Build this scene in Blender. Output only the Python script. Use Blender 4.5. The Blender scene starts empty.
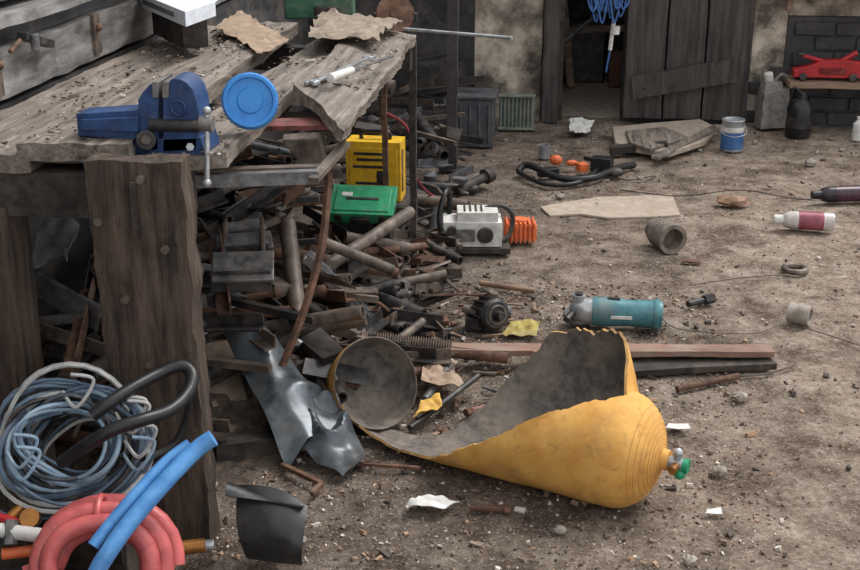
import bpy, math, random
from math import sin, cos, pi, radians, atan, sqrt
from mathutils import Vector, Matrix, noise
V=Vector
R=random.Random(11)
# ---------------------------------------------------------------- survey camera
FPX=1200.0; PITCH=atan(.3625); YAW=atan(.1018); H=1.5
CAM=V((0,0,H))
rt=V((cos(YAW),sin(YAW),0)); hf=V((-sin(YAW),cos(YAW),0)); Z=V((0,0,1))
fw=hf*cos(PITCH)-Z*sin(PITCH); upv=hf*sin(PITCH)+Z*cos(PITCH)
def ray(u,v): return fw+rt*((u-430)/FPX)-upv*((v-285)/FPX)
def F(u,v,z=0.0):
    d=ray(u,v); return CAM+d*((z-H)/d.z)
def PY(u,v,Y):
    d=ray(u,v); return CAM+d*(Y/d.y)
def PX(u,v,X):
    d=ray(u,v); return CAM+d*(X/d.x)
def L(c):
    return tuple([((x/255)/12.92 if x/255<=.04045 else ((x/255+.055)/1.055)**2.4) for x in c]+[1.0])
# ---------------------------------------------------------------- materials
DUST=(138,124,110)
def M(name,c1,c2=None,scale=25,rough=.7,metal=0,bump=.25,dust=.3,dcol=DUST,st=(1,1,1),dscale=7,spec=.4,bdist=.004,stain=0,scol=(96,68,46)):
    m=bpy.data.materials.new(name); m.use_nodes=True
    nt=m.node_tree; n=nt.nodes; l=nt.links
    b=n['Principled BSDF']
    if c2 is None: c2=tuple(int(x*.72) for x in c1)
    tc=n.new('ShaderNodeTexCoord'); mp=n.new('ShaderNodeMapping'); mp.inputs['Scale'].default_value=st
    l.new(tc.outputs['Object'],mp.inputs[0])
    nz=n.new('ShaderNodeTexNoise'); nz.inputs['Scale'].default_value=scale; nz.inputs['Detail'].default_value=8; nz.inputs['Roughness'].default_value=.65
    l.new(mp.outputs[0],nz.inputs[0])
    rp=n.new('ShaderNodeValToRGB'); rp.color_ramp.elements[0].position=.35; rp.color_ramp.elements[1].position=.65
    rp.color_ramp.elements[0].color=L(c2); rp.color_ramp.elements[1].color=L(c1)
    l.new(nz.outputs[0],rp.inputs[0])
    n2=n.new('ShaderNodeTexNoise'); n2.inputs['Scale'].default_value=dscale; n2.inputs['Detail'].default_value=9; n2.inputs['Roughness'].default_value=.7
    l.new(tc.outputs['Object'],n2.inputs[0])
    mr=n.new('ShaderNodeMapRange'); mr.inputs[1].default_value=.62-.35*dust; mr.inputs[2].default_value=.82-.35*dust
    mr.inputs[4].default_value=min(1,dust*1.6)
    l.new(n2.outputs[0],mr.inputs[0])
    mx=n.new('ShaderNodeMix'); mx.data_type='RGBA'; mx.inputs[7].default_value=L(dcol)
    l.new(mr.outputs[0],mx.inputs[0]); l.new(rp.outputs[0],mx.inputs[6])
    out=mx.outputs[2]
    if stain:
        n3=n.new('ShaderNodeTexNoise'); n3.inputs['Scale'].default_value=dscale*2.3; n3.inputs['Detail'].default_value=10; n3.inputs['Roughness'].default_value=.8; n3.inputs['Distortion'].default_value=.6
        l.new(tc.outputs['Object'],n3.inputs[0])
        m3=n.new('ShaderNodeMapRange'); m3.inputs[1].default_value=.54; m3.inputs[2].default_value=.66; m3.inputs[4].default_value=stain
        l.new(n3.outputs[0],m3.inputs[0])
        x3=n.new('ShaderNodeMix'); x3.data_type='RGBA'; x3.inputs[7].default_value=L(scol)
        l.new(m3.outputs[0],x3.inputs[0]); l.new(out,x3.inputs[6]); out=x3.outputs[2]
    l.new(out,b.inputs['Base Color'])
    b.inputs['Roughness'].default_value=rough; b.inputs['Metallic'].default_value=metal
    b.inputs['Specular IOR Level'].default_value=spec
    if bump>0:
        bp=n.new('ShaderNodeBump'); bp.inputs['Strength'].default_value=bump; bp.inputs['Distance'].default_value=bdist
        l.new(nz.outputs[0],bp.inputs['Height']); l.new(bp.outputs[0],b.inputs['Normal'])
    return m
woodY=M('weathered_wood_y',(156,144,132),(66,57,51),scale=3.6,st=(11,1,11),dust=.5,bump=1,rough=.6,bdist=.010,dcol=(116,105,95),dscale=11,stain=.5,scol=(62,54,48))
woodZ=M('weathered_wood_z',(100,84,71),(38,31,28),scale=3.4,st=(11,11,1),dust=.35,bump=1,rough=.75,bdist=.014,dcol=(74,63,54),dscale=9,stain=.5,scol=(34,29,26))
woodX=M('weathered_wood_x',(150,124,104),(92,72,60),scale=4,st=(1,9,9),dust=.3,bump=.6)
woodRed=M('stained_red_wood',(148,114,99),(104,76,66),scale=4,st=(1,9,9),dust=.5,bump=.5)
doorW=M('dark_door_wood',(78,72,68),(38,35,34),scale=3.5,st=(9,9,.8),dust=.2,bump=.9,dcol=(104,96,88))
darkW=M('dark_oily_wood',(68,60,55),(30,27,25),scale=4,st=(5,5,5),dust=.25,bump=.6)
steel=M('dull_steel',(128,128,128),(70,69,70),metal=.3,rough=.42,dust=.4,stain=.6,scol=(88,66,52),dscale=12)
steelL=M('bright_steel',(188,190,192),(130,132,134),metal=.5,rough=.32,dust=.2)
darkM=M('dark_metal',(64,62,62),(30,29,30),metal=.2,rough=.45,dust=.34,dcol=(112,99,87),dscale=14,stain=.5,scol=(72,54,44))
blackM=M('black_rubber',(36,36,38),(20,20,21),rough=.4,dust=.2,dcol=(96,88,80))
rust=M('rusty_iron',(114,80,60),(60,44,37),rough=.8,dust=.32,scale=30)
rustG=M('rust_grey_iron',(112,100,90),(62,53,48),rough=.55,metal=.15,dust=.38,dscale=14,stain=.6,scol=(84,60,46))
blueV=M('vise_blue_paint',(50,78,124),(30,48,84),rough=.45,dust=.28,scale=18,dcol=(98,96,96),dscale=22,stain=.4,scol=(34,36,46))
blueL=M('blue_plastic_lid',(54,136,206),(44,116,186),rough=.35,dust=.12,bump=.05)
blueH=M('blue_hose_rubber',(92,150,204),(66,122,182),rough=.3,dust=.12,bump=.1)
redH=M('red_hose_rubber',(198,100,98),(164,74,76),rough=.4,dust=.24,bump=.1)
redP=M('red_paint',(184,40,44),(136,28,32),rough=.4,dust=.14)
yellowP=M('yellow_plastic',(226,182,40),(196,150,30),rough=.45,dust=.24,bump=.05,dscale=18)
greenP=M('green_plastic',(52,150,106),(32,120,82),rough=.4,dust=.28,bump=.05,dscale=20)
tealP=M('teal_plastic',(80,132,138),(54,102,110),rough=.4,dust=.32,bump=.05,dscale=16)
orangeP=M('orange_plastic',(224,116,66),(188,88,48),rough=.5,dust=.18)
white=M('white_plastic',(220,218,212),(182,180,174),rough=.5,dust=.26,bump=.05,dscale=14)
paper=M('paper_scrap',(222,220,216),(190,188,182),rough=.9,dust=.1)
card=M('cardboard',(168,146,124),(132,112,94),rough=.9,dust=.36)
brass=M('brass',(176,120,62),(120,80,44),metal=.6,rough=.4,dust=.2)
cylY=M('ochre_cylinder_paint',(220,170,94),(192,138,66),rough=.68,dust=.36,scale=9,dcol=(172,130,86),dscale=13,bump=.5,spec=.25,stain=.55,scol=(140,98,58))
cylE=M('ochre_torn_edge',(200,158,94),(130,98,62),rough=.8,dust=.3)
cylI=M('cylinder_inner_grey',(118,110,103),(72,66,62),rough=.75,dust=.42,scale=34,bump=.8,dcol=(150,137,122),stain=.5,scol=(78,64,54))
blueG=M('blue_grey_sheet_steel',(100,108,114),(48,52,56),metal=.25,rough=.34,dust=.4,scale=9,dcol=(86,78,70),dscale=12,bump=.5,stain=.6,scol=(56,50,46))
stone=M('stone_grey',(172,164,154),(126,116,106),rough=.95,dust=.3,bump=.7)
slabM=M('dusty_concrete',(178,164,149),(150,136,121),rough=.95,dust=.5,bump=.5,dcol=(154,139,124))
cabA=M('cable_light_blue',(146,166,180),(106,130,150),rough=.45,dust=.2,bump=.05)
cabB=M('cable_grey_blue',(90,108,126),(62,78,94),rough=.45,dust=.26,bump=.05)
cabC=M('cable_white',(186,186,182),(146,146,144),rough=.5,dust=.2,bump=.05)
pinkB=M('maroon_label',(160,86,98),(114,58,68),rough=.35,dust=.18)
purple=M('dark_plum_can',(50,42,50),(30,26,32),rough=.3,dust=.15,bump=.05)
greyJ=M('grey_jug_plastic',(140,136,130),(96,92,88),rough=.5,dust=.35)
canG=M('crate_grey',(84,86,90),(54,56,60),rough=.6,dust=.3)
canGr=M('grille_grey_green',(128,134,124),(96,102,94),rough=.7,dust=.35)
corr=M('corrugated_pipe_grey',(118,104,93),(74,63,56),rough=.6,dust=.35)
blueLab=M('paint_blue_label',(70,110,160),(50,86,136),rough=.4,dust=.2)
# ---------------------------------------------------------------- mesh builder
def frame(ax,up=Z):
    x=V(ax).normalized()
    u=V(up)
    if abs(x.dot(u))>.98: u=V((0,1,0))
    y=u.cross(x).normalized(); z=x.cross(y).normalized()
    return x,y,z
class B:
    def __init__(s,name): s.name=name; s.v=[]; s.f=[]; s.mi=[]; s.mats=[]
    def midx(s,m):
        if m not in s.mats: s.mats.append(m)
        return s.mats.index(m)
    def add(s,vs,fs,m):
        o=len(s.v); s.v+= [V(p) for p in vs]; k=s.midx(m)
        for f_ in fs: s.f.append([i+o for i in f_]); s.mi.append(k)
    def boxm(s,c,x,y,z,size,m,jit=0):
        a,b_,d=[k/2 for k in size]; vs=[]
        for i in (-1,1):
            for j in (-1,1):
                for k in (-1,1):
                    vs.append(V(c)+x*(i*a)+y*(j*b_)+z*(k*d)+(V((R.uniform(-1,1),R.uniform(-1,1),R.uniform(-1,1)))*jit if jit else V((0,0,0))))
        s.add(vs,[(0,1,3,2),(4,6,7,5),(0,4,5,1),(2,3,7,6),(0,2,6,4),(1,5,7,3)],m)
    def box(s,c,size,m,rz=0,rx=0,ry=0,jit=0):
        mt=(Matrix.Rotation(rz,3,'Z')@Matrix.Rotation(ry,3,'Y')@Matrix.Rotation(rx,3,'X'))
        s.boxm(c,mt.col[0].copy(),mt.col[1].copy(),mt.col[2].copy(),size,m,jit)
    def beam(s,p0,p1,w,h,m,up=Z,jit=0):
        p0=V(p0);p1=V(p1); x,y,z=frame(p1-p0,up)
        s.boxm((p0+p1)/2,x,y,z,((p1-p0).length,w,h),m,jit)
    def rbeam(s,p0,p1,w,h,m,up=Z,seg=.04,amp=.005,freq=6,taper=1.0):
        p0=V(p0);p1=V(p1); x,y,z=frame(p1-p0,up); Ln=(p1-p0).length; c=(p0+p1)/2
        dims=(Ln,w,h); axs=(x,y,z)
        for a_ in range(3):
            for sg in (-1,1):
                b_=(a_+1)%3; d_=(a_+2)%3
                nb=max(2,min(60,int(dims[b_]/seg)));nd=max(2,min(60,int(dims[d_]/seg)))
                vs=[];fs=[]
                for i in range(nb+1):
                    for j in range(nd+1):
                        p=c+axs[a_]*(sg*dims[a_]/2)+axs[b_]*((i/nb-.5)*dims[b_])+axs[d_]*((j/nd-.5)*dims[d_])
                        p=p+noise.noise_vector(p*freq)*amp+noise.noise_vector(p*freq*4)*amp*.4
                        vs.append(p)
                for i in range(nb):
                    for j in range(nd):
                        q=(i*(nd+1)+j,(i+1)*(nd+1)+j,(i+1)*(nd+1)+j+1,i*(nd+1)+j+1)
                        fs.append(q if sg>0 else q[::-1])
                s.add(vs,fs,m)
    def lathe(s,p0,ax,prof,m,n=24,up=Z):
        x,y,z=frame(ax,up); vs=[];fs=[]
        for (t,r) in prof:
            for k in range(n):
                a_=2*pi*k/n; vs.append(V(p0)+x*t+(y*cos(a_)+z*sin(a_))*max(r,1e-5))
        for i in range(len(prof)-1):
            for k in range(n):
                k2=(k+1)%n; fs.append((i*n+k,i*n+k2,(i+1)*n+k2,(i+1)*n+k))
        s.add(vs,fs,m)
    def cyl(s,p0,p1,r,m,r1=None,n=18):
        r1=r if r1 is None else r1; d=V(p1)-V(p0)
        s.lathe(p0,d,[(0,0),(0,r),(d.length,r1),(d.length,0)],m,n)
    def pipe(s,p0,p1,ro,ri,m,n=20):
        d=V(p1)-V(p0); Ln=d.length
        s.lathe(p0,d,[(0,ro),(Ln,ro),(Ln,ri),(0,ri),(0,ro)],m,n)
    def tube(s,path,r,m,n=8,closed=False):
        P=[V(p) for p in path]; N=len(P)
        T=[]
        for i in range(N):
            if closed: t=P[(i+1)%N]-P[i-1]
            else: t=P[min(i+1,N-1)]-P[max(i-1,0)]
            T.append(t.normalized() if t.length>0 else V((1,0,0)))
        x,y,z=frame(T[0]); vs=[];fs=[]
        for i in range(N):
            y=(y-T[i]*y.dot(T[i])).normalized(); z=T[i].cross(y)
            rr=r[i] if isinstance(r,(list,tuple)) else r
            for k in range(n):
                a_=2*pi*k/n; vs.append(P[i]+(y*cos(a_)+z*sin(a_))*rr)
        for i in range(N if closed else N-1):
            i2=(i+1)%N
            for k in range(n):
                k2=(k+1)%n; fs.append((i*n+k,i*n+k2,i2*n+k2,i2*n+k))
        if not closed:
            fs.append(tuple(range(n))[::-1]); fs.append(tuple((N-1)*n+k for k in range(n)))
        s.add(vs,fs,m)
    def ball(s,c,r,m,sc=(1,1,1),n=14,amp=0,freq=8):
        vs=[];fs=[];h=n//2+1
        for i in range(h+1):
            for k in range(n):
                th=pi*i/h; ph=2*pi*k/n
                d=V((sin(th)*cos(ph),sin(th)*sin(ph),cos(th)))
                q=1+ (noise.noise(d*freq*.3+V(c)*7)*amp if amp else 0)
                vs.append(V(c)+V((d.x*sc[0],d.y*sc[1],d.z*sc[2]))*r*q)
        for i in range(h):
            for k in range(n):
                k2=(k+1)%n; fs.append((i*n+k,(i+1)*n+k,(i+1)*n+k2,i*n+k2))
        s.add(vs,fs,m)
    def torus(s,c,ax,Rr,r,m,n=24,sx=1,n2=8):
        x,y,z=frame(ax)
        s.tube([V(c)+y*cos(2*pi*k/n)*Rr*sx+z*sin(2*pi*k/n)*Rr for k in range(n)],r,m,n2,True)
    def prism(s,pts,ext,m):
        n=len(pts); e=V(ext); vs=[V(p) for p in pts]+[V(p)+e for p in pts]
        fs=[tuple(range(n)),tuple(range(2*n-1,n-1,-1))]+[(i,i+n,(i+1)%n+n,(i+1)%n) for i in range(n)]
        s.add(vs,fs,m)
    def sheet(s,g,ma,mb=None,th=.003,rim=None):
        mb=mb or ma; rim=rim or ma; nr=len(g); nc=len(g[0])
        N=[[None]*nc for _ in range(nr)]
        for i in range(nr):
            for j in range(nc):
                a_=V(g[min(i+1,nr-1)][j])-V(g[max(i-1,0)][j]); b_=V(g[i][min(j+1,nc-1)])-V(g[i][max(j-1,0)])
                q=a_.cross(b_); N[i][j]=q.normalized() if q.length>1e-9 else V((0,0,1))
        A=[V(g[i][j]) for i in range(nr) for j in range(nc)]
        C=[V(g[i][j])+N[i][j]*th for i in range(nr) for j in range(nc)]
        q=[(i*nc+j,i*nc+j+1,(i+1)*nc+j+1,(i+1)*nc+j) for i in range(nr-1) for j in range(nc-1)]
        s.add(A,q,ma); s.add(C,[k[::-1] for k in q],mb)
        bd=[(0,j) for j in range(nc)]+[(i,nc-1) for i in range(1,nr)]+[(nr-1,j) for j in range(nc-2,-1,-1)]+[(i,0) for i in range(nr-2,0,-1)]
        ids=[i*nc+j for i,j in bd]; n=len(ids)
        s.add([A[i] for i in ids]+[C[i] for i in ids],[(k,(k+1)%n,(k+1)%n+n,k+n) for k in range(n)],rim)
    def done(s,bevel=0,angle=38):
        xs=[p.x for p in s.v];ys=[p.y for p in s.v];zs=[p.z for p in s.v]
        o=V(((min(xs)+max(xs))/2,(min(ys)+max(ys))/2,min(zs)))
        me=bpy.data.meshes.new(s.name); me.from_pydata([tuple(p-o) for p in s.v],[],s.f)
        for m in s.mats: me.materials.append(m)
        me.polygons.foreach_set('material_index',s.mi); me.polygons.foreach_set('use_smooth',[True]*len(s.f))
        me.update(); me.set_sharp_from_angle(angle=radians(angle))
        ob=bpy.data.objects.new(s.name,me); ob.location=o; bpy.context.collection.objects.link(ob)
        if bevel:
            bv=ob.modifiers.new('bevel','BEVEL'); bv.width=bevel; bv.segments=2; bv.limit_method='ANGLE'; bv.angle_limit=radians(40)
        return ob
def cr(pts,n=8):
    P=[V(p) for p in pts]; out=[]
    for i in range(len(P)-1):
        p0=P[max(i-1,0)];p1=P[i];p2=P[i+1];p3=P[min(i+2,len(P)-1)]
        for k in range(n):
            t=k/n; out.append(.5*((2*p1)+(p2-p0)*t+(2*p0-5*p1+4*p2-p3)*t*t+(3*p1-p0-3*p2+p3)*t**3))
    out.append(P[-1]); return out

# ================================================================ ROOM
YB=7.06
def fl(x,y):
    return -.008+noise.noise(V((x*2.2,y*2.2,0)))*.008+noise.noise(V((x*9,y*9,3)))*.006+noise.noise(V((x*28,y*28,5)))*.004
b=B('floor'); dirt=bpy.data.materials.new('packed_dirt')
nx,ny=200,260; x0,x1,y0,y1=-1.7,3.4,1.0,YB+.12
vs=[(x0+(x1-x0)*i/nx,y0+(y1-y0)*j/ny,0) for i in range(nx+1) for j in range(ny+1)]
vs=[(x,y,fl(x,y)) for x,y,_ in vs]
b.add(vs,[(i*(ny+1)+j,(i+1)*(ny+1)+j,(i+1)*(ny+1)+j+1,i*(ny+1)+j+1) for i in range(nx) for j in range(ny)],dirt)
b.add([(x0,-2.5,-.01),(x1,-2.5,-.01),(x1,y0,-.01),(x0,y0,-.01)],[(0,1,2,3)],dirt)
ob=b.done(angle=180)
dirt.use_nodes=True; nt=dirt.node_tree; n=nt.nodes; l=nt.links; bs=n['Principled BSDF']
tc=n.new('ShaderNodeTexCoord')
def NZ(s,d=8,r=.65):
    q=n.new('ShaderNodeTexNoise'); q.inputs['Scale'].default_value=s; q.inputs['Detail'].default_value=d; q.inputs['Roughness'].default_value=r; l.new(tc.outputs['Object'],q.inputs[0]); return q
def RP(src,e):
    q=n.new('ShaderNodeValToRGB')
    while len(q.color_ramp.elements)<len(e): q.color_ramp.elements.new(.5)
    for k,(p_,c_) in enumerate(e): q.color_ramp.elements[k].position=p_; q.color_ramp.elements[k].color=L(c_)
    l.new(src,q.inputs[0]); return q
def MX(f_,a_,b_,mode='MIX'):
    q=n.new('ShaderNodeMix'); q.data_type='RGBA'; q.blend_type=mode
    if isinstance(f_,float): q.inputs[0].default_value=f_
    else: l.new(f_,q.inputs[0])
    l.new(a_,q.inputs[6]); l.new(b_,q.inputs[7]); return q
sep=n.new('ShaderNodeSeparateXYZ'); l.new(tc.outputs['Object'],sep.inputs[0])
big=NZ(1.6,5); mid=NZ(9,8,.7); fine=NZ(60,8,.75); speck=NZ(140,4,.6); pat=NZ(3.4,9,.75)
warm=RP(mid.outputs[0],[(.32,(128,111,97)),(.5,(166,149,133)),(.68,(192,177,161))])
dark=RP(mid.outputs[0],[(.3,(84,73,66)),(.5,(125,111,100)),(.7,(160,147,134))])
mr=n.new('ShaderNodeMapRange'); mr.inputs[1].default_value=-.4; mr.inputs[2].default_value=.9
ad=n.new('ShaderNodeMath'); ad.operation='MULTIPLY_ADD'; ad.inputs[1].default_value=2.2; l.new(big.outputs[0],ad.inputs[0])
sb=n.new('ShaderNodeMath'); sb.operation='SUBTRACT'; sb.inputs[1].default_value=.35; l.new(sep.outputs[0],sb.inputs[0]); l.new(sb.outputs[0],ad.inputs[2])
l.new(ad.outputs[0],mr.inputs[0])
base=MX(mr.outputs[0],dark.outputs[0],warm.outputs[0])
fr=RP(fine.outputs[0],[(.35,(166,162,158)),(.6,(255,255,255))])
c2=MX(.85,base.outputs[2],fr.outputs[0],'MULTIPLY')
oil=RP(pat.outputs[0],[(.40,(150,140,134)),(.52,(255,255,255))])
c2=MX(.75,c2.outputs[2],oil.outputs[0],'MULTIPLY')
sr=RP(speck.outputs[0],[(.58,(0,0,0)),(.66,(255,255,255))])
lt=n.new('ShaderNodeRGB'); lt.outputs[0].default_value=L((210,201,190))
mm=n.new('ShaderNodeMath'); mm.operation='MULTIPLY'; mm.inputs[1].default_value=.5; l.new(sr.outputs[0],mm.inputs[0])
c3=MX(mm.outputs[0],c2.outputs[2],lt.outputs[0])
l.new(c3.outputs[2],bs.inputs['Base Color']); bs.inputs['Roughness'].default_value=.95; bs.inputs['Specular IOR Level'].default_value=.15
bp=n.new('ShaderNodeBump'); bp.inputs['Strength'].default_value=1; bp.inputs['Distance'].default_value=.014
am=n.new('ShaderNodeMath'); am.operation='ADD'; l.new(fine.outputs[0],am.inputs[0]); l.new(mid.outputs[0],am.inputs[1])
l.new(am.outputs[0],bp.inputs['Height']); l.new(bp.outputs[0],bs.inputs['Normal'])

plaster=M('peeling_plaster',(206,194,176),(136,122,106),scale=6,rough=.9,dust=.6,dcol=(76,68,63),dscale=4,bump=.8,bdist=.012)
tarW=M('tarred_wall',(62,60,61),(32,31,33),scale=7,rough=.6,dust=.3,dcol=(112,103,94),dscale=5,bump=.8,bdist=.01)
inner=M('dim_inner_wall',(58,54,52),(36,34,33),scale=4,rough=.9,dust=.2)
def wx(u,v=60): return PY(u,v,YB).x
b=B('wall_back')
XL=-1.6; d0=wx(560); d1=wx(624)
def wb(xa,xb,za,zb,m): b.box(((xa+xb)/2,YB+.1,(za+zb)/2),(xb-xa,.2,zb-za),m)
wb(XL,wx(474),-.1,2.4,tarW); wb(wx(474),wx(542),-.1,2.4,plaster); wb(wx(542),d0,-.1,2.4,tarW)
wb(d1,wx(748),-.1,2.4,tarW); wb(wx(748),wx(784),-.1,2.4,plaster)
wb(wx(784),3.4,-.1,.62,tarW); wb(wx(784),3.4,.62,2.4,plaster); wb(d0-.02,d1+.02,2.05,2.4,plaster)
for r_ in range(7):
    for k in range(14):
        x=wx(752)+k*.23+(.115 if r_%2 else 0)
        if r_*.085+.06<.64 and not(r_>3 and x<wx(780)): b.box((x+.1,YB-.004,r_*.085+.04),(.215,.02,.074),tarW,jit=.004)
b.done(bevel=.006)
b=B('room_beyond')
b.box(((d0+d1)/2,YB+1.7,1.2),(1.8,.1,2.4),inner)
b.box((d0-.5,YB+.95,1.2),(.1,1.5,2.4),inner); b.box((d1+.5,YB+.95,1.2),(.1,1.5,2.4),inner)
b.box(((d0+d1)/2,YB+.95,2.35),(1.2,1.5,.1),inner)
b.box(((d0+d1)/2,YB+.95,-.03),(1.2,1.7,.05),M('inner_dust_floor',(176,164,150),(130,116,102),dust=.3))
b.box(((d0+d1)/2-.05,YB+1.35,.2),(.35,.25,.4),darkM); b.box(((d0+d1)/2+.25,YB+1.2,.12),(.2,.3,.24),rust)
b.beam(((d0+d1)/2-.1,YB+1.0,0),((d0+d1)/2-.25,YB+1.5,1.2),.05,.05,woodX); b.beam(((d0+d1)/2-.2,YB+1.2,.35),((d0+d1)/2+.3,YB+1.2,.38),.05,.05,woodX)
b.beam(((d0+d1)/2-.22,YB+.7,.3),((d0+d1)/2+.2,YB+1.0,.62),.03,.03,steel)
b.done(bevel=.01)
b=B('door_frame')
b.rbeam((wx(551),YB-.04,0),(wx(551),YB-.04,2.1),.09,.12,doorW,up=V((0,1,0)))
b.rbeam((wx(561),YB+.05,0),(wx(561),YB+.05,2.1),.03,.1,darkW,up=V((0,1,0)))
b.rbeam((wx(540),YB-.04,2.1),(wx(640),YB-.04,2.1),.1,.1,darkW)
b.done()
b=B('door_1')
us=[624,664,703,743]
for i in range(3):
    xa=wx(us[i]);xb=wx(us[i+1]); b.rbeam(((xa+xb)/2,YB-.09,.04),((xa+xb)/2,YB-.09,2.0),.03,xb-xa-.012,doorW,up=V((1,0,0)),amp=.004)
b.rbeam(PY(632,88,YB-.14),PY(735,70,YB-.14),.03,.13,doorW,amp=.004)
b.rbeam((wx(632),YB-.14,1.6),(wx(735),YB-.14,1.6),.03,.13,doorW,amp=.004)
for u,v in ((645,88),(648,96),(715,72),(722,80)): b.ball(PY(u,v,YB-.16),.008,rust)
b.rbeam((wx(745),YB-.03,0),(wx(745),YB-.03,2.0),.05,.05,doorW,up=V((1,0,0)))
b.done()
railG=M('weathered_grey_rail',(160,157,154),(76,73,71),scale=3,st=(6,1,6),dust=.42,bump=.8,rough=.5,dcol=(78,73,69),dscale=5,stain=.5,scol=(60,56,53))
railD=M('dark_rail',(88,87,88),(46,45,46),scale=3,st=(6,1,6),dust=.35,bump=.6,rough=.5)
b=B('wall_left')
b.box((-1.62,3.0,1.15),(.1,8.1,2.5),railD)
b.rbeam((-1.47,1.0,.96),(-1.47,6.9,.96),.14,.13,railG,seg=.08,amp=.008)
b.rbeam((-1.50,1.0,1.05),(-1.50,6.9,1.05),.14,.045,railD,seg=.08)
b.rbeam((-1.45,1.0,1.09),(-1.45,6.9,1.09),.14,.03,railG,seg=.08)
b.rbeam((-1.50,1.0,1.2),(-1.50,6.9,1.2),.12,.15,railD,seg=.08)
b.rbeam((-1.47,1.0,1.29),(-1.47,6.9,1.29),.16,.03,railG,seg=.08)
b.rbeam((-1.53,1.0,1.5),(-1.53,6.9,1.5),.1,.3,railD,seg=.08)
b.box((-1.49,4.0,.44),(.16,5.8,.88),railD)
for y in (2.9,3.6): b.box((-1.40,y,.97),(.02,.05,.12),rustG); b.ball((-1.385,y,.99),.012,rust)
b.done()
# ================================================================ WORKBENCH
TZ=.88
b=B('workbench')
def plank2(pts,th,m=woodY,z=TZ,amp=.004,sag=0):
    a_,b_,c_,d_=[V((p[0],p[1],0)) for p in pts]; nu,nv=12,90
    def top(s,t):
        p=(a_*(1-s)+b_*s)*(1-t)+(d_*(1-s)+c_*s)*t
        e=noise.noise_vector(p*7)*.012+noise.noise_vector(p*30)*.006; p=p+V((e.x,e.y,0))
        zz=z+noise.noise(V((p.x*22,p.y*2.5,z*9)))*amp*1.6+noise.noise(p*3)*amp-sag*s
        return V((p.x,p.y,zz))
    g=[[top(i/nu,j/nv) for j in range(nv+1)] for i in range(nu+1)]
    b.sheet(g,m,m,-th,m)
plank2([(-1.38,2.44),(-1.12,2.42),(-1.1,4.45),(-1.38,4.45)],.04,z=.880)
plank2([(-1.14,2.43),(-.90,2.45),(-.93,4.40),(-1.06,4.42)],.04,z=.905)
plank2([(-.87,2.47),(-.71,2.52),(-.70,4.32),(-.83,4.32)],.035,z=.875)
plank2([(-.675,3.14),(-.485,2.76),(-.49,4.33),(-.69,4.30)],.03,z=.915,sag=.04)
b.rbeam((-1.36,2.48,.79),(-.78,2.48,.79),.10,.10,darkW)
b.rbeam((-1.34,4.25,.80),(-.50,4.25,.80),.08,.08,darkW)
b.rbeam((-1.30,3.2,.81),(-.56,3.2,.81),.07,.05,darkW)
b.rbeam((-.84,2.5,.80),(-.84,4.3,.80),.04,.05,darkW)
b.rbeam((-.57,3.1,.845),(-.57,4.3,.845),.06,.04,rust)
pl=PY(6,300,2.47)
b.rbeam((pl.x,2.47,0),(pl.x,2.47,.76),.10,.10,woodZ,up=V((0,1,0)))
b.rbeam((-1.28,4.22,0),(-1.28,4.22,.78),.08,.08,darkW,up=V((0,1,0)))
b.rbeam((-.50,4.30,0),(-.50,4.30,.86),.025,.025,darkW,up=V((0,1,0)))
b.rbeam((-.60,4.26,0),(-.60,4.26,.84),.02,.02,rust,up=V((0,1,0)))
b.rbeam((-.87,2.58,0),(-.87,2.58,.8),.05,.05,darkW,up=V((0,1,0)))
b.beam((-.86,2.58,.80),(-.53,2.66,.80),.035,.006,steel); b.beam((-.86,2.565,.79),(-.53,2.645,.79),.004,.03,steel)
b.beam((-.84,2.70,.785),(-.50,2.78,.785),.03,.006,rustG); b.beam((-.84,2.73,.76),(-.50,2.80,.76),.01,.02,darkM)
b.beam((-.535,2.62,.79),(-.50,2.86,.82),.025,.012,rustG)
b.beam((-.80,3.0,.83),(-.52,2.98,.845),.10,.012,M('red_brown_board',(128,72,66),(88,52,48),dust=.3))
b.done()
b=B('wooden_post')
pb0=PY(88,150,2.36);pb1=PY(184,150,2.36); cx=(pb0.x+pb1.x)/2
b.rbeam((cx+.005,2.37,-.01),(cx,2.37,.895),.07,pb1.x-pb0.x,woodZ,up=V((1,0,0)),seg=.016,amp=.010,freq=11)
for u,v in ((98,222),(125,300),(165,250),(150,365),(120,410),(140,180)):
    p=PY(u,v,2.33); b.cyl(p+V((0,.015,0)),p-V((0,.004,0)),.009,rustG,n=10)
p=PY(136,205,2.328)
b.rbeam(p+V((0,0,.05)),p-V((0,0,.05)),.012,.012,darkW)
b.done()
# ================================================================ BENCH VISE
b=B('bench_vise'); Yv=2.50
def q(u,v,y=Yv): return PY(u,v,y)
b.prism([q(76,114),q(138,110),q(140,140),q(78,136)],(0,.07,0),blueV)
b.prism([q(80,120,Yv-.012),q(138,117,Yv-.012),q(138,132,Yv-.012),q(80,130,Yv-.012)],(0,.012,0),blueV)
b.prism([q(138,100),q(143,92),q(150,84),q(158,86),q(158,150),q(140,150)],(0,.09,0),blueV)
b.prism([q(163,90),q(166,84),q(172,79),q(180,79),q(187,83),q(193,90),q(197,102),q(199,120),q(196,150),q(163,152)],(0,.09,0),blueV)
b.prism([q(152,82,Yv-.01),q(158,82,Yv-.01),q(158,98,Yv-.01),q(152,98,Yv-.01)],(0,.11,0),steel)
b.prism([q(162,82,Yv-.01),q(168,82,Yv-.01),q(168,98,Yv-.01),q(162,98,Yv-.01)],(0,.11,0),steel)
b.prism([q(128,140),q(200,138),q(206,155),q(122,155)],(0,.12,0),blueV)
b.cyl(q(146,140,Yv-.02),q(146,140,Yv+.12),.022,darkM); b.cyl(q(146,140,Yv-.025),q(146,140,Yv),.011,rustG)
b.cyl(q(150,125),q(206,126),.014,darkM)
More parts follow.
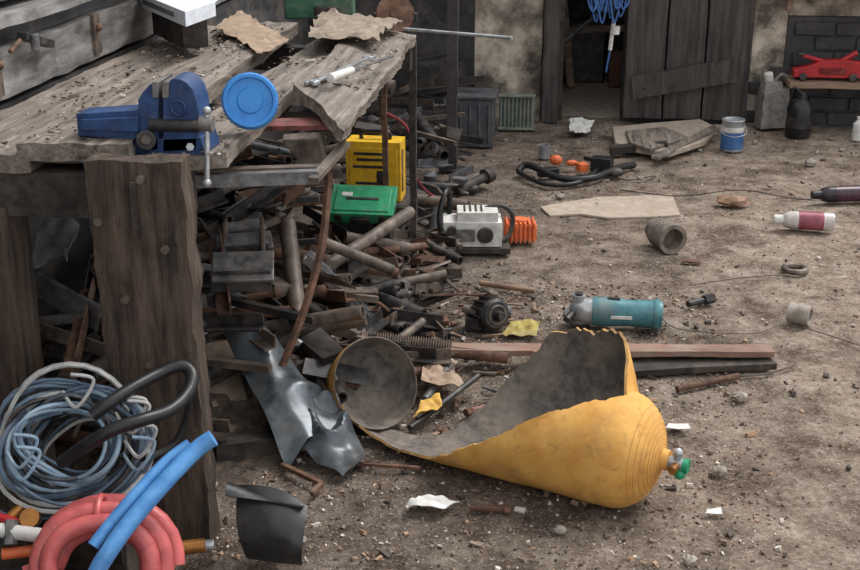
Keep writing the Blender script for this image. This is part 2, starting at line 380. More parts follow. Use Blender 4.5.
b.cyl(q(200,124,Yv),q(213,124,Yv),.018,steel)
b.cyl(q(207,112,Yv),q(207,182,Yv-.02),.006,steelL); b.ball(q(207,111,Yv),.010,steelL); b.ball(q(207,183,Yv-.02),.010,steelL)
for u,v in ((131,148),(190,147)): b.cyl(q(u,v,Yv-.01),q(u,v,Yv+.01),.010,steelL,n=6)
b.torus(q(178,108,Yv-.002),(0,1,0),.016,.0035,blueV)
b.done(bevel=.005)
b=B('blue_lid_jar')
c=F(250,101,.955); ax=(CAM-c).normalized()*.8+V((.05,-.2,.15)); ax.normalize()
r_=.062
b.lathe(c,ax,[(-.05,0),(-.05,r_*.93),(0,r_*.95)],white,32)
b.lathe(c,ax,[(-.022,r_*.95),(-.022,r_*1.04),(.008,r_*1.04),(.013,r_*.98),(.013,r_*.86),(.006,r_*.83),(.006,r_*.5),(.009,r_*.45),(.009,0)],blueL,40)
x_,y_,z_=frame(ax)
for k in range(40):
    a_=2*pi*k/40; p=c+(y_*cos(a_)+z_*sin(a_))*r_*1.045; b.beam(p-ax*.018,p+ax*.004,.003,.003,blueL)
b.done()
# ================================================================ BENCH TOP ITEMS
b=B('wrench'); p0=F(314,82,.915);p1=F(368,58,.915)
b.beam(p0,p1,.016,.008,steelL); d=(p1-p0).normalized(); s_=Z.cross(d)
for e,sg in ((p0,-1),(p1,1)):
    b.cyl(e-V((0,0,.005)),e+V((0,0,.006)),.018,steelL); b.beam(e+s_*.012,e+s_*.012+d*sg*.03,.01,.01,steelL); b.beam(e-s_*.012,e-s_*.012+d*sg*.03,.01,.01,steelL)
b.done(bevel=.002)
b=B('hand_file'); b.cyl(F(330,78,.93),F(352,70,.93),.012,white,.010); b.beam(F(352,70,.93),F(392,56,.92),.014,.006,steel); b.done(bevel=.001)
b=B('steel_rod'); b.cyl(F(404,29,.91),F(512,38,.91),.006,steelL,n=10); b.done()
cart=M('white_carton',(222,226,232),(196,200,208),dust=.1,bump=.05)
b=B('white_cardboard_box')
z0=1.00
P=[F(134,4,z0),F(186,27,z0),F(216,16,z0)]; e1=P[1]-P[0]; e2=P[2]-P[1]
b.prism([P[0],P[1],P[2],P[0]+e2],(0,0,.045),cart)
b.boxm(P[0]+e1*.5+V((0,0,.022))-e2.normalized()*.001,e1.normalized(),e2.normalized(),Z,(e1.length*.6,.003,.016),steel)
b.sheet([[P[0]+e2+V((0,0,.045)),P[2]+V((0,0,.045))],[P[0]+e2*1.4+V((0,0,.06)),P[2]+e2*.4+V((0,0,.07))]],cart)
b.done(bevel=.002)
b=B('timber_block'); q0=(P[1]+P[2])/2-e1*.12; q1=q0-e1*.6
b.rbeam((q0.x,q0.y,.953),(q1.x,q1.y,.953),.08,.09,darkW); b.done()
def rag(name,cs,m,amp=.02,th=.002,n_=14):
    b=B(name); a_,b2,c_,d_=[V(k) for k in cs]; g=[]
    for i in range(n_+1):
        row=[]
        for j in range(n_+1):
            s=i/n_;t=j/n_; p=(a_*(1-s)+b2*s)*(1-t)+(d_*(1-s)+c_*s)*t
            w=noise.noise(p*18)*amp+noise.noise(p*45)*amp*.4
            p=p+V((noise.noise(p*9+V((3,0,0)))*amp,noise.noise(p*9+V((0,7,0)))*amp,abs(w))); row.append(p)
        g.append(row)
    b.sheet(g,m,m,th); return b.done()
rag('cardboard_scrap',[F(215,28,.915),F(262,56,.915),F(288,42,.915),F(240,12,.915)],card,.018)
rag('dusty_cloth',[F(308,40,.925),F(372,42,.925),F(402,22,.925),F(318,14,.925)],M('dusty_cloth_tan',(160,144,126),(106,94,82),dust=.5),.035)
b=B('green_machine_housing')
p=F(318,16,.91); b.boxm(p+V((0,.05,.04)),rt,hf,Z,(.26,.14,.10),M('dull_green_paint',(62,108,84),(42,78,60),dust=.35)); b.cyl(p+V((-.05,.0,.09)),p+V((-.05,.1,.09)),.035,M('dg2',(70,112,88)))
b.box(p+V((.04,.0,.02)),(.1,.06,.04),darkM); b.done(bevel=.008)
b=B('grinding_wheel'); p=F(395,14,.93)
b.lathe(p,(0.3,-1,.4),[(-.012,0),(-.012,.07),(.012,.07),(.012,.02),(.02,.02),(.02,0)],rust,28); b.beam(p+V((-.08,.03,-.015)),p+V((.08,.03,-.015)),.05,.03,darkM); b.done()
b=B('hand_clamp')
b.beam(PX(22,36,-1.37),PX(50,44,-1.37),.03,.02,darkM); b.cyl(PX(34,34,-1.35),PX(36,50,-1.35),.012,steel); b.cyl(PX(20,40,-1.37),PX(10,52,-1.37),.006,rust); b.done(bevel=.002)
# ================================================================ SCRAP PILES
mats=[darkM,darkM,rust,rustG,steel,rustG,darkW,rustG,corr,darkM,rust]
CUP=F(377,384,.125)
def pile(name,N,region,hfun,smin=.04,smax=.16,ms=mats):
    b=B(name); xa,xb,ya,yb=region
    for i in range(N):
        x=R.uniform(xa,xb);y=R.uniform(ya,yb);hh=hfun(x,y)
        if hh<=0: continue
        z=R.uniform(.0,1)**.7*hh; a_=R.uniform(0,2*pi); d=V((cos(a_),sin(a_),R.uniform(-.3,.3))); m=R.choice(ms); s=R.uniform(smin,smax)
        c=V((x,y,z+.02)); k=R.choice([0,0,0,1,1,2,2,2,3,4,4,5,6,7,8,8])
        Ls=min(s*1.7,(xb-x)*.9+.04)
        if k==0: b.pipe(c-d*Ls,c+d*Ls,.010+s*.09,.007+s*.07,m,12)
        elif k==1: b.beam(c-d*s,c+d*s,s*.6,.006,m,up=V((R.uniform(-1,1),R.uniform(-1,1),1.2)),jit=.004)
        elif k==2:
            x_,y_,z_=frame(d); b.boxm(c,x_,y_,z_,(Ls*2,.035,.005),m); b.boxm(c+y_*.017+z_*.017,x_,y_,z_,(Ls*2,.005,.035),m)
        elif k==3: b.lathe(c,V((R.uniform(-1,1),R.uniform(-1,.2),1)),[(-.01,s*.12),(-.01,s*.3),(.01,s*.3),(.01,s*.12),(-.01,s*.12)],m,16)
        elif k==4: b.box(c,(s*.9,s*.5,s*.35),m,a_,R.uniform(-.4,.4),R.uniform(-.4,.4),jit=.006)
        elif k==5: b.cyl(c-d*s*.5,c+d*s*.5,s*.14,m,s*.12,12); b.cyl(c+d*s*.5,c+d*s*.7,s*.2,m,n=12)
        elif k==6:
            e=V((-d.y,d.x,0)); b.tube(cr([c-d*s,c-d*s*.3+e*s*.4,c+d*s*.4-e*s*.2+V((0,0,.03)),c+d*s+e*s*.3],5),.006,m,6)
        elif k==7: b.ball(c,s*.2,m,(1,.8,.6),8,.4)
        else: b.beam(c-d*Ls,c+d*Ls,.02,.02,m)
    for p in b.v:
        if p.z<-.005: p.z=-.005
        if p.x<-1.38: p.x=-1.38
    return b.done()
def hB(x,y):
    if y<2.95 and x>-.88: return 0
    k=.42*min(1,(-.42-x)/.45)
    if x>-.85 and y>3.5: k=min(k,.20)
    return k
pile('scrap_metal_pile',440,(-1.26,-.52,2.55,4.25),hB,.04,.15)
pile('scrap_metal_pile',150,(-1.3,-.35,4.7,6.9),lambda x,y:.5*min(1,max(0,(-.3-x)/.5)) if not(x>-1.05 and y<5.2) else .04,.06,.2,[darkM,blackM,darkW,rustG,darkM,canG])
pile('scrap_metal_pile',110,(-.80,-.30,3.0,3.75),lambda x,y:(.09*min(1,max(.2,(-.2-x)/.3)) if (V((x,y,0))-V((CUP.x,CUP.y,0))).length>.27 else 0),.02,.07)
pile('scrap_metal_pile',45,(-.55,-.33,3.8,4.5),lambda x,y:.07,.03,.09)
b=B('small_scrap_bits')
for i in range(110):
    x=R.uniform(-.45,.0);y=R.uniform(2.9,4.1); s=R.uniform(.006,.018); m=R.choice([rust,rustG,darkM,steel,woodX])
    if (V((x,y,0))-V((CUP.x,CUP.y,0))).length<.16: continue
    a_=R.uniform(0,6.28); d=V((cos(a_),sin(a_),0)); c=V((x,y,s*.3))
    if R.random()<.5: b.beam(c-d*s*2,c+d*s*2,s*.6,s*.4,m)
    else: b.box(c,(s*1.6,s,s*.6),m,a_,jit=s*.2)
b.done()
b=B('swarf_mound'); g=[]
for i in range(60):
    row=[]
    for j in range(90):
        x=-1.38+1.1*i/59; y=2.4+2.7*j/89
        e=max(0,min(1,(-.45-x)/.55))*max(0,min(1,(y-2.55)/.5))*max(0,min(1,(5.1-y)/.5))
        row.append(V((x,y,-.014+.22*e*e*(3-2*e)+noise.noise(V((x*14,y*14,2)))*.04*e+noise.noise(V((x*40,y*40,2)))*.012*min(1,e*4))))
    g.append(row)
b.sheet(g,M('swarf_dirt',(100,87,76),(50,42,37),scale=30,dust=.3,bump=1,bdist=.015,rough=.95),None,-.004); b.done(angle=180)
def PIPE(name,a_,b_,r,m,ri=.7):
    b=B(name); b.pipe(a_,b_,r,r*ri,m); return b.done()
PIPE('steel_pipe',F(287,222,.42),F(298,318,.22),.026,rustG)
PIPE('steel_pipe',F(322,270,.24),F(410,212,.28),.022,rustG)
PIPE('steel_pipe',F(348,288,.12),F(423,316,.08),.027,darkM)
PIPE('steel_pipe',F(215,262,.36),F(330,316,.18),.018,darkM)
PIPE('steel_pipe',F(385,258,.04),F(466,241,.03),.016,rustG)
PIPE('steel_pipe',F(205,318,.2),F(262,300,.2),.016,steel)
PIPE('steel_pipe',F(345,254,.22),F(424,246,.12),.014,rust)
PIPE('steel_pipe',F(318,240,.34),F(392,270,.2),.018,rustG)
PIPE('steel_pipe',F(232,372,.10),F(230,415,.05),.022,rust)
PIPE('steel_pipe',F(380,335,.03),F(352,300,.14),.012,rustG)
b=B('steel_channel'); a0=F(304,258,.30);a1=F(378,332,.05)
b.beam(a0,a1,.055,.006,steelL); x_,y_,z_=frame(a1-a0); b.boxm((a0+a1)/2+y_*.026+z_*.012,x_,y_,z_,((a1-a0).length,.005,.028),steelL); b.boxm((a0+a1)/2-y_*.026+z_*.012,x_,y_,z_,((a1-a0).length,.005,.028),steel); b.done()
b=B('steel_bracket')
for (u0,v0,u1,v1,w) in ((212,268,274,266,.11),(216,244,272,240,.07),(225,230,264,224,.05)):
    a0=F(u0,v0,.46);a1=F(u1,v1,.46); b.beam(a0,a1,w,.012,steel,up=V((0,-.5,1))); b.beam(a0+V((0,-.03,-.03)),a1+V((0,-.03,-.03)),.01,.06,darkM)
b.beam(F(222,276,.40),F(226,222,.50),.012,.03,rustG); b.beam(F(264,276,.40),F(262,220,.50),.012,.03,rustG)
b.done(bevel=.003)
b=B('gusset_plate'); b.prism([PY(281,140,2.9),PY(318,138,2.9),PY(326,166,2.9),PY(300,164,2.9)],(0,.03,.01),rustG); b.done(bevel=.003)
b=B('bent_iron_strap')
path=cr([PY(329,168,2.78),PY(327,200,2.74),PY(322,245,2.68),PY(309,295,2.62),PY(295,335,2.58),PY(282,366,2.56)],8)
g=[[p+V((-.010,0,0)) for p in path],[p+V((.0,-.006,0)) for p in path],[p+V((.010,0,0)) for p in path]]
b.sheet(g,rust,rust,.008); b.done()
b=B('corrugated_pipe'); a0=F(300,334,.09);a1=F(452,350,.05); x_=(a1-a0).normalized(); prof=[(0,.02)]; Ln=(a1-a0).length; N=60
for k in range(N): prof+=[(Ln*k/N,.024),(Ln*(k+.5)/N,.033)]
prof+=[(Ln,.022),(Ln,.014),(Ln-.1,.014)]
b.lathe(a0,x_,prof,corr,20); b.done(angle=60)
b=B('round_bar'); b.cyl(F(452,352,.05),F(508,358,.04),.018,rust); b.done()
def gear(name,c,ax,r,m,teeth=14,th=.03):
    b=B(name); x_,y_,z_=frame(ax)
    b.lathe(c,ax,[(-th/2,r*.35),(-th/2,r*.85),(th/2,r*.85),(th/2,r*.35),(-th/2,r*.35)],m,24)
    for k in range(teeth):
        a_=2*pi*k/teeth; d=y_*cos(a_)+z_*sin(a_); b.boxm(V(c)+d*r*.9,x_,d,x_.cross(d),(th,r*.22,r*.2),m)
    b.lathe(c,ax,[(-th*.9,r*.2),(-th*.9,r*.4),(th*.9,r*.4),(th*.9,r*.2)],m,16); return b.done(bevel=.001)
gear('gear_wheel',F(427,330,.05),(.6,-1,.3),.045,darkM)
gear('gear_wheel',F(404,330,.04),(.2,-1,.6),.035,steel)
b=B('electric_motor'); c=F(490,313,.06)
ax=V((.5,-.7,.15)).normalized()
b.lathe(c,ax,[(-.06,0),(-.06,.03),(-.05,.045),(.03,.055),(.045,.045),(.045,.018),(.075,.014),(.075,0)],darkM,22)
x_,y_,z_=frame(ax)
for k in range(14):
    a_=2*pi*k/14; d=y_*cos(a_)+z_*sin(a_); b.boxm(c+d*.053-ax*.008,ax,d,ax.cross(d),(.07,.014,.004),darkM)
b.cyl(c+rt*.03-ax*.02,c+rt*.08-ax*.02,.022,steel); b.box(c+V((-.03,0,-.03)),(.10,.07,.04),darkM); b.torus(c+ax*.046,ax,.03,.005,rustG)
b.cyl(c+V((0,0,.04)),c+V((.01,0,.075)),.018,rustG); b.cyl(c+V((-.04,0,.0)),c+V((-.09,.01,.01)),.02,rustG,.014)
b.done(bevel=.001)
rag('yellow_plastic_scrap',[F(503,336,.01),F(538,338,.01),F(540,322,.03),F(508,322,.03)],M('olive_yellow',(172,156,80),(132,116,62),dust=.4),.02)
b=B('rubber_hose'); b.tube(cr([F(200,285,.36),F(235,295,.32),F(268,315,.24),F(284,345,.14),F(262,356,.12),F(240,335,.18),F(205,322,.24)],8),.011,blackM,8); b.done()
b=B('rubber_hose'); b.tube(cr([F(306,310,.14),F(322,322,.16),F(345,316,.14),F(352,330,.10),F(330,345,.08)],8),.008,darkM,8); b.done()
b=B('red_cable'); b.tube(cr([PY(384,112,4.5),PY(405,125,4.5),PY(414,150,4.5),PY(412,170,4.5),F(425,190,.12),F(440,200,.06)],8),.006,M('dull_red_cable',(150,50,58)),6); b.done()
def gridsheet(name,cs,m,n1=22,n2=10,amp=.015,freq=11,th=.003,mb=None,bulge=0,seed=0):
    b=B(name); a_,b2,c_,d_=[V(k) for k in cs]; g=[]
    for i in range(n1+1):
        row=[]
        for j in range(n2+1):
            s=i/n1;t=j/n2; p=(a_*(1-t)+b2*t)*(1-s)+(d_*(1-t)+c_*t)*s
            o=V((seed,0,0))
            k=1-2.4*abs(noise.noise(p*freq+o))+.5*noise.noise(p*freq*2.2+o)-.5
            e=noise.noise_vector(p*freq*.8+o)
            p=p+V((e.x*.5,e.y*.5,k))*amp+V((0,0,bulge*sin(pi*t)))
            p.z=max(p.z,.004); row.append(p)
        g.append(row)
    b.sheet(g,m,mb or m,-th); return b.done(angle=60)
gridsheet('crumpled_sheet_metal',[F(222,330,.26),F(264,326,.26),F(352,425,.05),F(288,462,.03)],blueG,56,22,.016,7,.003,None,.03)
gridsheet('crumpled_sheet_metal',[F(268,432,.05),F(330,396,.11),F(374,445,.05),F(345,480,.006)],blueG,36,22,.034,10,.003,None,.03,5)
b=B('wood_offcut'); b.rbeam(F(210,352,.16),F(236,418,.04),.07,.03,woodY); b.done()
b=B('wood_offcut'); b.rbeam(F(262,352,.10),F(322,382,.02),.08,.02,woodX); b.done()
b=B('wood_offcut'); b.rbeam(F(215,452,.03),F(282,440,.03),.05,.05,darkW); b.done()
b=B('wood_offcut'); b.rbeam(F(330,262,.18),F(388,276,.12),.12,.02,woodY); b.done()
b=B('wood_offcut'); b.rbeam(F(212,345,.20),F(230,405,.08),.10,.025,M('old_brown_board',(150,132,114),(100,84,70),dust=.4)); b.done()
b=B('steel_channel'); b.beam(F(240,360,.15),F(262,425,.03),.05,.01,rustG); b.beam(F(246,360,.17),F(268,425,.05),.01,.03,rustG); b.done()
b=B('iron_bar'); b.beam(F(282,465,.02),F(322,484,.015),.012,.012,rust); b.beam(F(322,484,.015),F(312,494,.01),.012,.012,rust); b.done()
b=B('iron_bar'); b.beam(F(330,462,.01),F(420,468,.01),.008,.008,rust); b.done()
rag('plastic_bag',[PY(30,270,2.75),PY(70,262,2.75),PY(76,225,2.8),PY(36,222,2.8)],M('grey_plastic_film',(150,152,152),(104,106,106),rough=.4,dust=.35),.04)
# ================================================================ BURST GAS CYLINDER
b=B('burst_gas_cylinder'); Rc=.136
O=F(618,500); Lp=F(402,444)
ax=(Lp-O); ax.z=0; ax.normalize(); bk=V((-ax.y,ax.x,0))
if bk.y<0: bk=-bk
def LP(t,y,z): return O+ax*t+bk*y+V((0,0,z))
keys=[(0,-180,Rc,180),(.015,-174,.152,166),(.035,-166,.178,147),(.065,-158,.208,130),(.11,-147,.240,114),(.17,-132,.262,104),(.24,-110,.270,99),(.31,-92,.265,90),(.38,-74,.25,75),(.45,-52,.21,52),(.52,-36,.17,30),(.58,-28,.14,18)]
def kin(t):
    for i in range(len(keys)-1):
        if t<=keys[i+1][0]+1e-9:
            k=(t-keys[i][0])/(keys[i+1][0]-keys[i][0]); k=max(0,k); return [keys[i][j]*(1-k)+keys[i+1][j]*k for j in range(1,4)]
g=[]; NT=84; NA=26
for i in range(NT+1):
    t=.58*(i/NT)**1.15; pf,rb,pb=kin(t); row=[]
    on=1 if t>.03 else 0
    tear=(noise.noise(V((t*22,1,0)))*5+noise.noise(V((t*80,4,0)))*3.0)*on
    tear2=(noise.noise(V((t*18,9,0)))*5+noise.noise(V((t*70,7,0)))*3.0)*on
    for j in range(NA+1):
        ph=radians((pf+tear)*(1-j/NA)); dn=noise.noise(V((t*8,ph*1.5,3)))*.004*on
        row.append(LP(t,(Rc+dn)*sin(ph),Rc-(Rc+dn)*cos(ph)+.004+max(0,-dn)))
    for j in range(1,NA+1):
        ph=radians((pb+tear2)*j/NA); w=.014*noise.noise(V((t*9,j*.15,0)))*on*(j/NA)
        row.append(LP(t,(rb+w)*sin(ph),(rb+w)*(1-cos(ph))+.004))
    g.append(row)
b.sheet(g,cylI,cylY,.007,cylE)
prof=[(0,Rc+.007)]
for k in range(1,13):
    a_=k/12*pi/2*.93; prof.append((-.105*sin(a_),(Rc+.007)*cos(a_)))
prof+=[(-.104,.026),(-.120,.024),(-.120,0)]
b.lathe(LP(0,0,Rc+.004),ax,prof,cylY,44)
ringM=M('scorched_ring',(196,146,84),(170,120,70),dust=.3)
for rr in (.036,.048,.06,.071,.083,.095,.108,.12):
    a_=math.acos(rr/(Rc+.007)); b.torus(LP(-.105*sin(a_)-.0001,0,Rc+.004),ax,rr,.0007,ringM,40,1,6)
gv=M('green_valve_cap',(40,150,104),(24,110,76),rough=.35,dust=.1)
vc=LP(-.12,0,Rc)
b.cyl(vc,vc-ax*.035,.015,steelL); b.cyl(vc-ax*.02+V((0,0,-.028)),vc-ax*.02+V((0,0,.028)),.010,steelL); b.cyl(vc-ax*.02-bk*.01,vc-ax*.02-bk*.04,.010,brass)
b.cyl(vc-ax*.035,vc-ax*.048,.018,gv,n=8); b.ball(vc-ax*.03+V((0,0,-.02))-bk*.008,.014,gv); b.ball(vc-ax*.02+V((0,0,.03)),.012,steelL)
fr_=cr([LP(.58,Rc*sin(radians(-28)),Rc*(1-cos(radians(28)))+.004),F(378,437,.03),F(354,420,.05),F(339,398,.09),F(336,374,.14)],8)
bkp=cr([LP(.58,.14*sin(radians(18)),.012),F(383,426,.012),F(364,412,.02),F(350,396,.05),F(346,378,.12)],8)
g=[[fr_[i]*(1-k/5)+bkp[i]*(k/5)+V((0,0,-.012*sin(pi*k/5)))+noise.noise_vector(fr_[i]*30+V((0,0,k)))*.0035 for k in range(6)] for i in range(len(fr_))]
g=[[V((p.x,p.y,max(p.z,.004))) for p in r_] for r_ in g]
b.sheet(g,cylI,cylY,.007,cylE)
cc=F(376,383,.13); na=(rt*.50-hf*.78+V((0,0,.46))).normalized()
b.lathe(cc,na,[(-.13,0),(-.13,.05),(-.12,.08),(-.09,.108),(-.03,.124),(0,.128)],cylY,44)
b.lathe(cc,na,[(0,.128),(.002,.126),(0,.124)],rustG,44)
b.lathe(cc,na,[(0,.124),(-.03,.118),(-.085,.102),(-.11,.08),(-.12,.05),(-.12,0)],cylI,44)
b.done(angle=50)
# ================================================================ BOARDS & TOOLS BEHIND
b=B('wooden_board'); b.rbeam(F(446,349,.055),F(771,351,.045),.06,.018,woodRed,seg=.02,amp=.004); b.done()
b=B('wooden_board'); b.rbeam(F(612,368,.016),F(770,360,.016),.10,.02,darkW,seg=.02,amp=.003); b.done()
b=B('angle_grinder'); a0=F(592,311,.052);a1=F(662,315,.05); x_=(a1-a0).normalized(); Ln=(a1-a0).length
b.lathe(a0,x_,[(0,0),(0,.046),(.02,.050),(.08,.047),(.12,.044),(Ln-.03,.047),(Ln-.012,.050),(Ln,.045),(Ln,0)],tealP,28)
b.lathe(a0,x_,[(Ln-.028,.0505),(Ln-.022,.052),(Ln-.014,.052),(Ln-.010,.048)],tealP,28)
hx=a0-x_*.045
b.lathe(a0,-x_,[(0,.044),(.02,.045),(.06,.036),(.075,.02),(.075,0)],steelL,20)
b.cyl(hx+V((0,0,-.02)),hx+V((0,0,.055)),.026,steelL,.022); b.cyl(hx+V((0,0,.05)),hx+V((0,0,.062)),.013,darkM)
b.lathe(hx-V((0,-.02,.035)),V((0,-.3,1)),[(0,0),(0,.045),(.01,.05),(.022,.045),(.022,0)],steel,24)
b.cyl(hx-x_*.02+V((0,-.03,0)),hx-x_*.04+V((0,-.07,-.01)),.012,darkM)
b.beam(a0+x_*.06+V((0,-.048,.0)),a0+x_*.13+V((0,-.046,.0)),.004,.010,white); b.beam(a0+x_*.05+V((0,0,.048)),a0+x_*.09+V((0,0,.047)),.015,.008,darkM)
b.tube(cr([a1+V((0,0,-.01)),a1+V((.03,-.02,-.03)),a1+V((.10,-.03,-.04)),a1+V((.3,-.02,-.045)),F(790,325,.006),F(862,346,.006)],8),.0022,rustG,6)
b.done()
# ================================================================ CHAINSAW
b=B('chainsaw'); c=F(472,230,.085)
b.boxm(c+V((0,0,.0)),rt,hf,Z,(.23,.13,.10),white); b.boxm(c+rt*.02+V((0,0,.065)),rt,hf,Z,(.16,.11,.045),white)
b.boxm(c+rt*-.04-hf*.07,rt,hf,Z,(.10,.012,.05),steel); b.boxm(c-V((0,0,.065)),rt,hf,Z,(.30,.14,.025),darkM)
b.tube(cr([c-rt*.10-hf*.06+V((0,0,-.05)),c-rt*.13-hf*.06+V((0,0,.06)),c-rt*.11-hf*.02+V((0,0,.15)),c-rt*.09+hf*.05+V((0,0,.14)),c-rt*.09+hf*.06]),.011,blackM,10)
b.tube(cr([c+rt*.05+hf*.03+V((0,0,.08)),c+rt*.12+hf*.03+V((0,0,.09)),c+rt*.16+hf*.03+V((0,0,.05)),c+rt*.15+hf*.03+V((0,0,-.03)),c+rt*.10+V((0,0,-.05))]),.010,darkM,10)
b.lathe(c-hf*.065+rt*.05,-hf,[(0,.032),(.012,.032),(.014,.024),(.014,0)],darkM,20); b.cyl(c-rt*.08-hf*.06+V((0,0,.02)),c-rt*.08-hf*.085+V((0,0,.02)),.018,darkM)
for k in range(4): b.boxm(c+rt*(-.03+k*.022)+V((0,0,.09)),rt,hf,Z,(.008,.08,.004),darkM)
b.beam(c-rt*.08-V((0,0,.03))-hf*.02,c-rt*.33-V((0,0,.06))+hf*.1,.004,.06,steel)
b.done(bevel=.01)
b=B('orange_fan_cover'); c=F(520,230,.05)
for k in range(7): b.boxm(c+rt*(-.055+k*.018),rt,hf,Z,(.010,.10,.085),orangeP)
b.boxm(c,rt,hf,Z,(.13,.08,.06),orangeP); b.cyl(c+V((0,0,.02)),c+V((0,0,.05)),.03,orangeP); b.done(bevel=.003)
b=B('yellow_tool_case'); c=PY(376,168,4.85)
x_=(rt+hf*-.15).normalized(); y_=Z.cross(x_)
b.boxm(c,x_,y_,Z,(.23,.12,.25),yellowP); b.boxm(c+V((0,0,.0))-y_*.06,x_,y_,Z,(.20,.006,.20),yellowP)
for k,(zz,w) in enumerate(((.075,.14),(.05,.12),(.02,.15),(-.07,.10),(-.05,.13))): b.boxm(c+V((0,0,zz))-y_*.064+x_*(-.01),x_,y_,Z,(w,.003,.012),darkM)
b.boxm(c-y_*.064+x_*.04+V((0,0,-.02)),x_,y_,Z,(.05,.004,.05),darkM)
b.tube(cr([c+x_*-.06+V((0,0,.125)),c+x_*-.05+V((0,0,.155)),c+x_*.05+V((0,0,.155)),c+x_*.06+V((0,0,.125))]),.009,blackM,8)
b.boxm(c+x_*.116-y_*.02,x_,y_,Z,(.004,.03,.18),rust)
b.done(bevel=.008)
b=B('equipment_crate'); zz=c.z-.127; b.box((c.x,c.y,zz/2),(.3,.22,zz),darkW)
for k in range(3): b.box((c.x,c.y-.112,zz*(k+.5)/3),(.28,.008,zz/3-.01),darkM)
b.done(bevel=.006)
b=B('green_case'); c=F(363,204,.30)
x_=(rt-hf*.12).normalized(); zt=(Z-hf*.55).normalized(); y_=zt.cross(x_)
b.boxm(c,x_,y_,zt,(.235,.15,.045),greenP); b.boxm(c+zt*.024,x_,y_,zt,(.20,.12,.006),greenP)
b.boxm(c+zt*.028,x_,y_,zt,(.12,.012,.004),darkM); b.boxm(c-x_*.06+zt*.028+y_*.02,x_,y_,zt,(.04,.02,.004),white)
b.boxm(c-y_*.08,x_,y_,zt,(.07,.02,.02),darkM); b.boxm(c-y_*.076+x_*.08,x_,y_,zt,(.025,.006,.03),darkM); b.boxm(c-y_*.076-x_*.08,x_,y_,zt,(.025,.006,.03),darkM)
b.done(bevel=.006)
b=B('iron_block'); b.box((c.x,c.y+.03,.13),(.2,.12,.26),darkM,jit=.006); b.box((c.x-.02,c.y-.035,.1),(.12,.03,.16),rustG,jit=.004); b.done(bevel=.005)
b=B('iron_post'); p=F(452,170); b.rbeam((p.x,p.y,0),(p.x,p.y,2.2),.05,.05,M('dark_post',(70,62,64),(46,40,42),dust=.1),up=V((1,0,0))); b.box((p.x,p.y,.004),(.12,.1,.012),darkM); b.done()
b=B('plastic_crate'); p=F(474,148,0)
b.box(p+V((0,.12,.13)),(.20,.22,.26),canG); b.box(p+V((0,.12,.27)),(.23,.25,.02),canG)
for k in range(4): b.box(p+V((-.075+k*.05,.005,.13)),(.012,.012,.2),canG)
b.done(bevel=.005)
b=B('radiator_grille'); p=F(516,130,0)
b.box(p+V((0,.03,.10)),(.20,.02,.18),canGr)
for k in range(9): b.box(p+V((-.088+k*.022,.01,.10)),(.009,.02,.18),canGr)
b.box(p+V((0,.01,.195)),(.21,.05,.012),canGr); b.box(p+V((0,.01,.008)),(.21,.05,.012),canGr); b.done(bevel=.002)
# ================================================================ CABLE COIL ETC
b=B('equipment_crate'); b.box((-.955,2.20,.075),(.20,.20,.15),darkW); b.box((-.955,2.098,.11),(.19,.008,.05),darkM); b.box((-.955,2.098,.04),(.19,.008,.05),darkM); b.done(bevel=.006)
b=B('cable_coil'); c=PY(70,446,2.19); n_=(V((.2,-.80,.52))).normalized(); x_,y_,z_=frame(n_)
for k in range(42):
    rr=R.uniform(.07,.165); off=R.uniform(-.05,.05); m=R.choice([cabA,cabA,cabA,cabB,cabB,cabC,blueG,darkM]); ph=R.uniform(0,6)
    dx=R.uniform(-.018,.018);dy=R.uniform(-.018,.018)
    pts=[]
    for i in range(36):
        a_=2*pi*i/36; w=1+.08*sin(2*a_+ph)+.06*sin(3*a_+ph*2)
        p=c+y_*(cos(a_)*rr*w*1.06+dx)+z_*(sin(a_)*rr*w*.9+dy)+n_*(off+.02*sin(a_*2+ph)); p.z=max(p.z,.158); p.y=min(p.y,2.315); pts.append(p)
    b.tube(pts,R.choice([.0042,.005,.006]),m,6,True)
for k in range(8):
    a_=R.uniform(-1,4); p=c+y_*cos(a_)*.12+z_*sin(a_)*.11+n_*.05; b.tube(cr([p,p+V((.04,-.03,-.02)),p+V((.07,.0,.03)),p+V((.03,-.02,.05))]),.004,R.choice([cabA,cabC]),6)
b.done()
b=B('thick_rubber_hose')
def h(u,v,y): return PY(u,v,y)
b.tube(cr([h(62,462,2.10),h(85,446,2.08),h(112,430,2.09),h(142,420,2.12),h(170,410,2.18),h(188,392,2.24),h(192,374,2.28),h(180,366,2.29),h(158,374,2.26),h(132,388,2.2),h(108,404,2.15),h(92,416,2.13)],8),.014,blackM,12)
b.tube(cr([h(190,385,2.27),h(186,420,2.27),h(172,445,2.25),h(145,458,2.2),h(115,455,2.15)],8),.008,blackM,8)
b.done()
b=B('red_hose_coil'); c=PY(101,570,1.97); n_=V((.15,-.85,.45)).normalized(); x_,y_,z_=frame(n_)
path=[]
for i in range(140):
    a_=2*pi*i/28; k=i/28; rr=.140-.030*(k%2.5)*.8+.004*sin(a_*3); off=-.05+.026*k*.8
    path.append(c+y_*cos(a_)*rr+z_*sin(a_)*rr+n_*off)
path=[V((p.x,p.y,max(p.z,.022))) for p in path]
b.tube(path,.0185,redH,12)
b.torus(c+z_*.105,y_,.040,.007,redH,20)
b.done()
b=B('blue_hose')
b.tube(cr([F(213,438,.40),F(196,450,.38),F(165,482,.34),F(132,520,.29),F(110,550,.25),F(94,580,.20),F(82,640,.12)],8),.0175,blueH,14)
b.tube(cr([F(190,444,.385),F(166,462,.36),F(134,496,.32),F(110,524,.28),F(93,546,.25)],8),.012,blueH,12)
b.done()
b=B('brass_fitting')
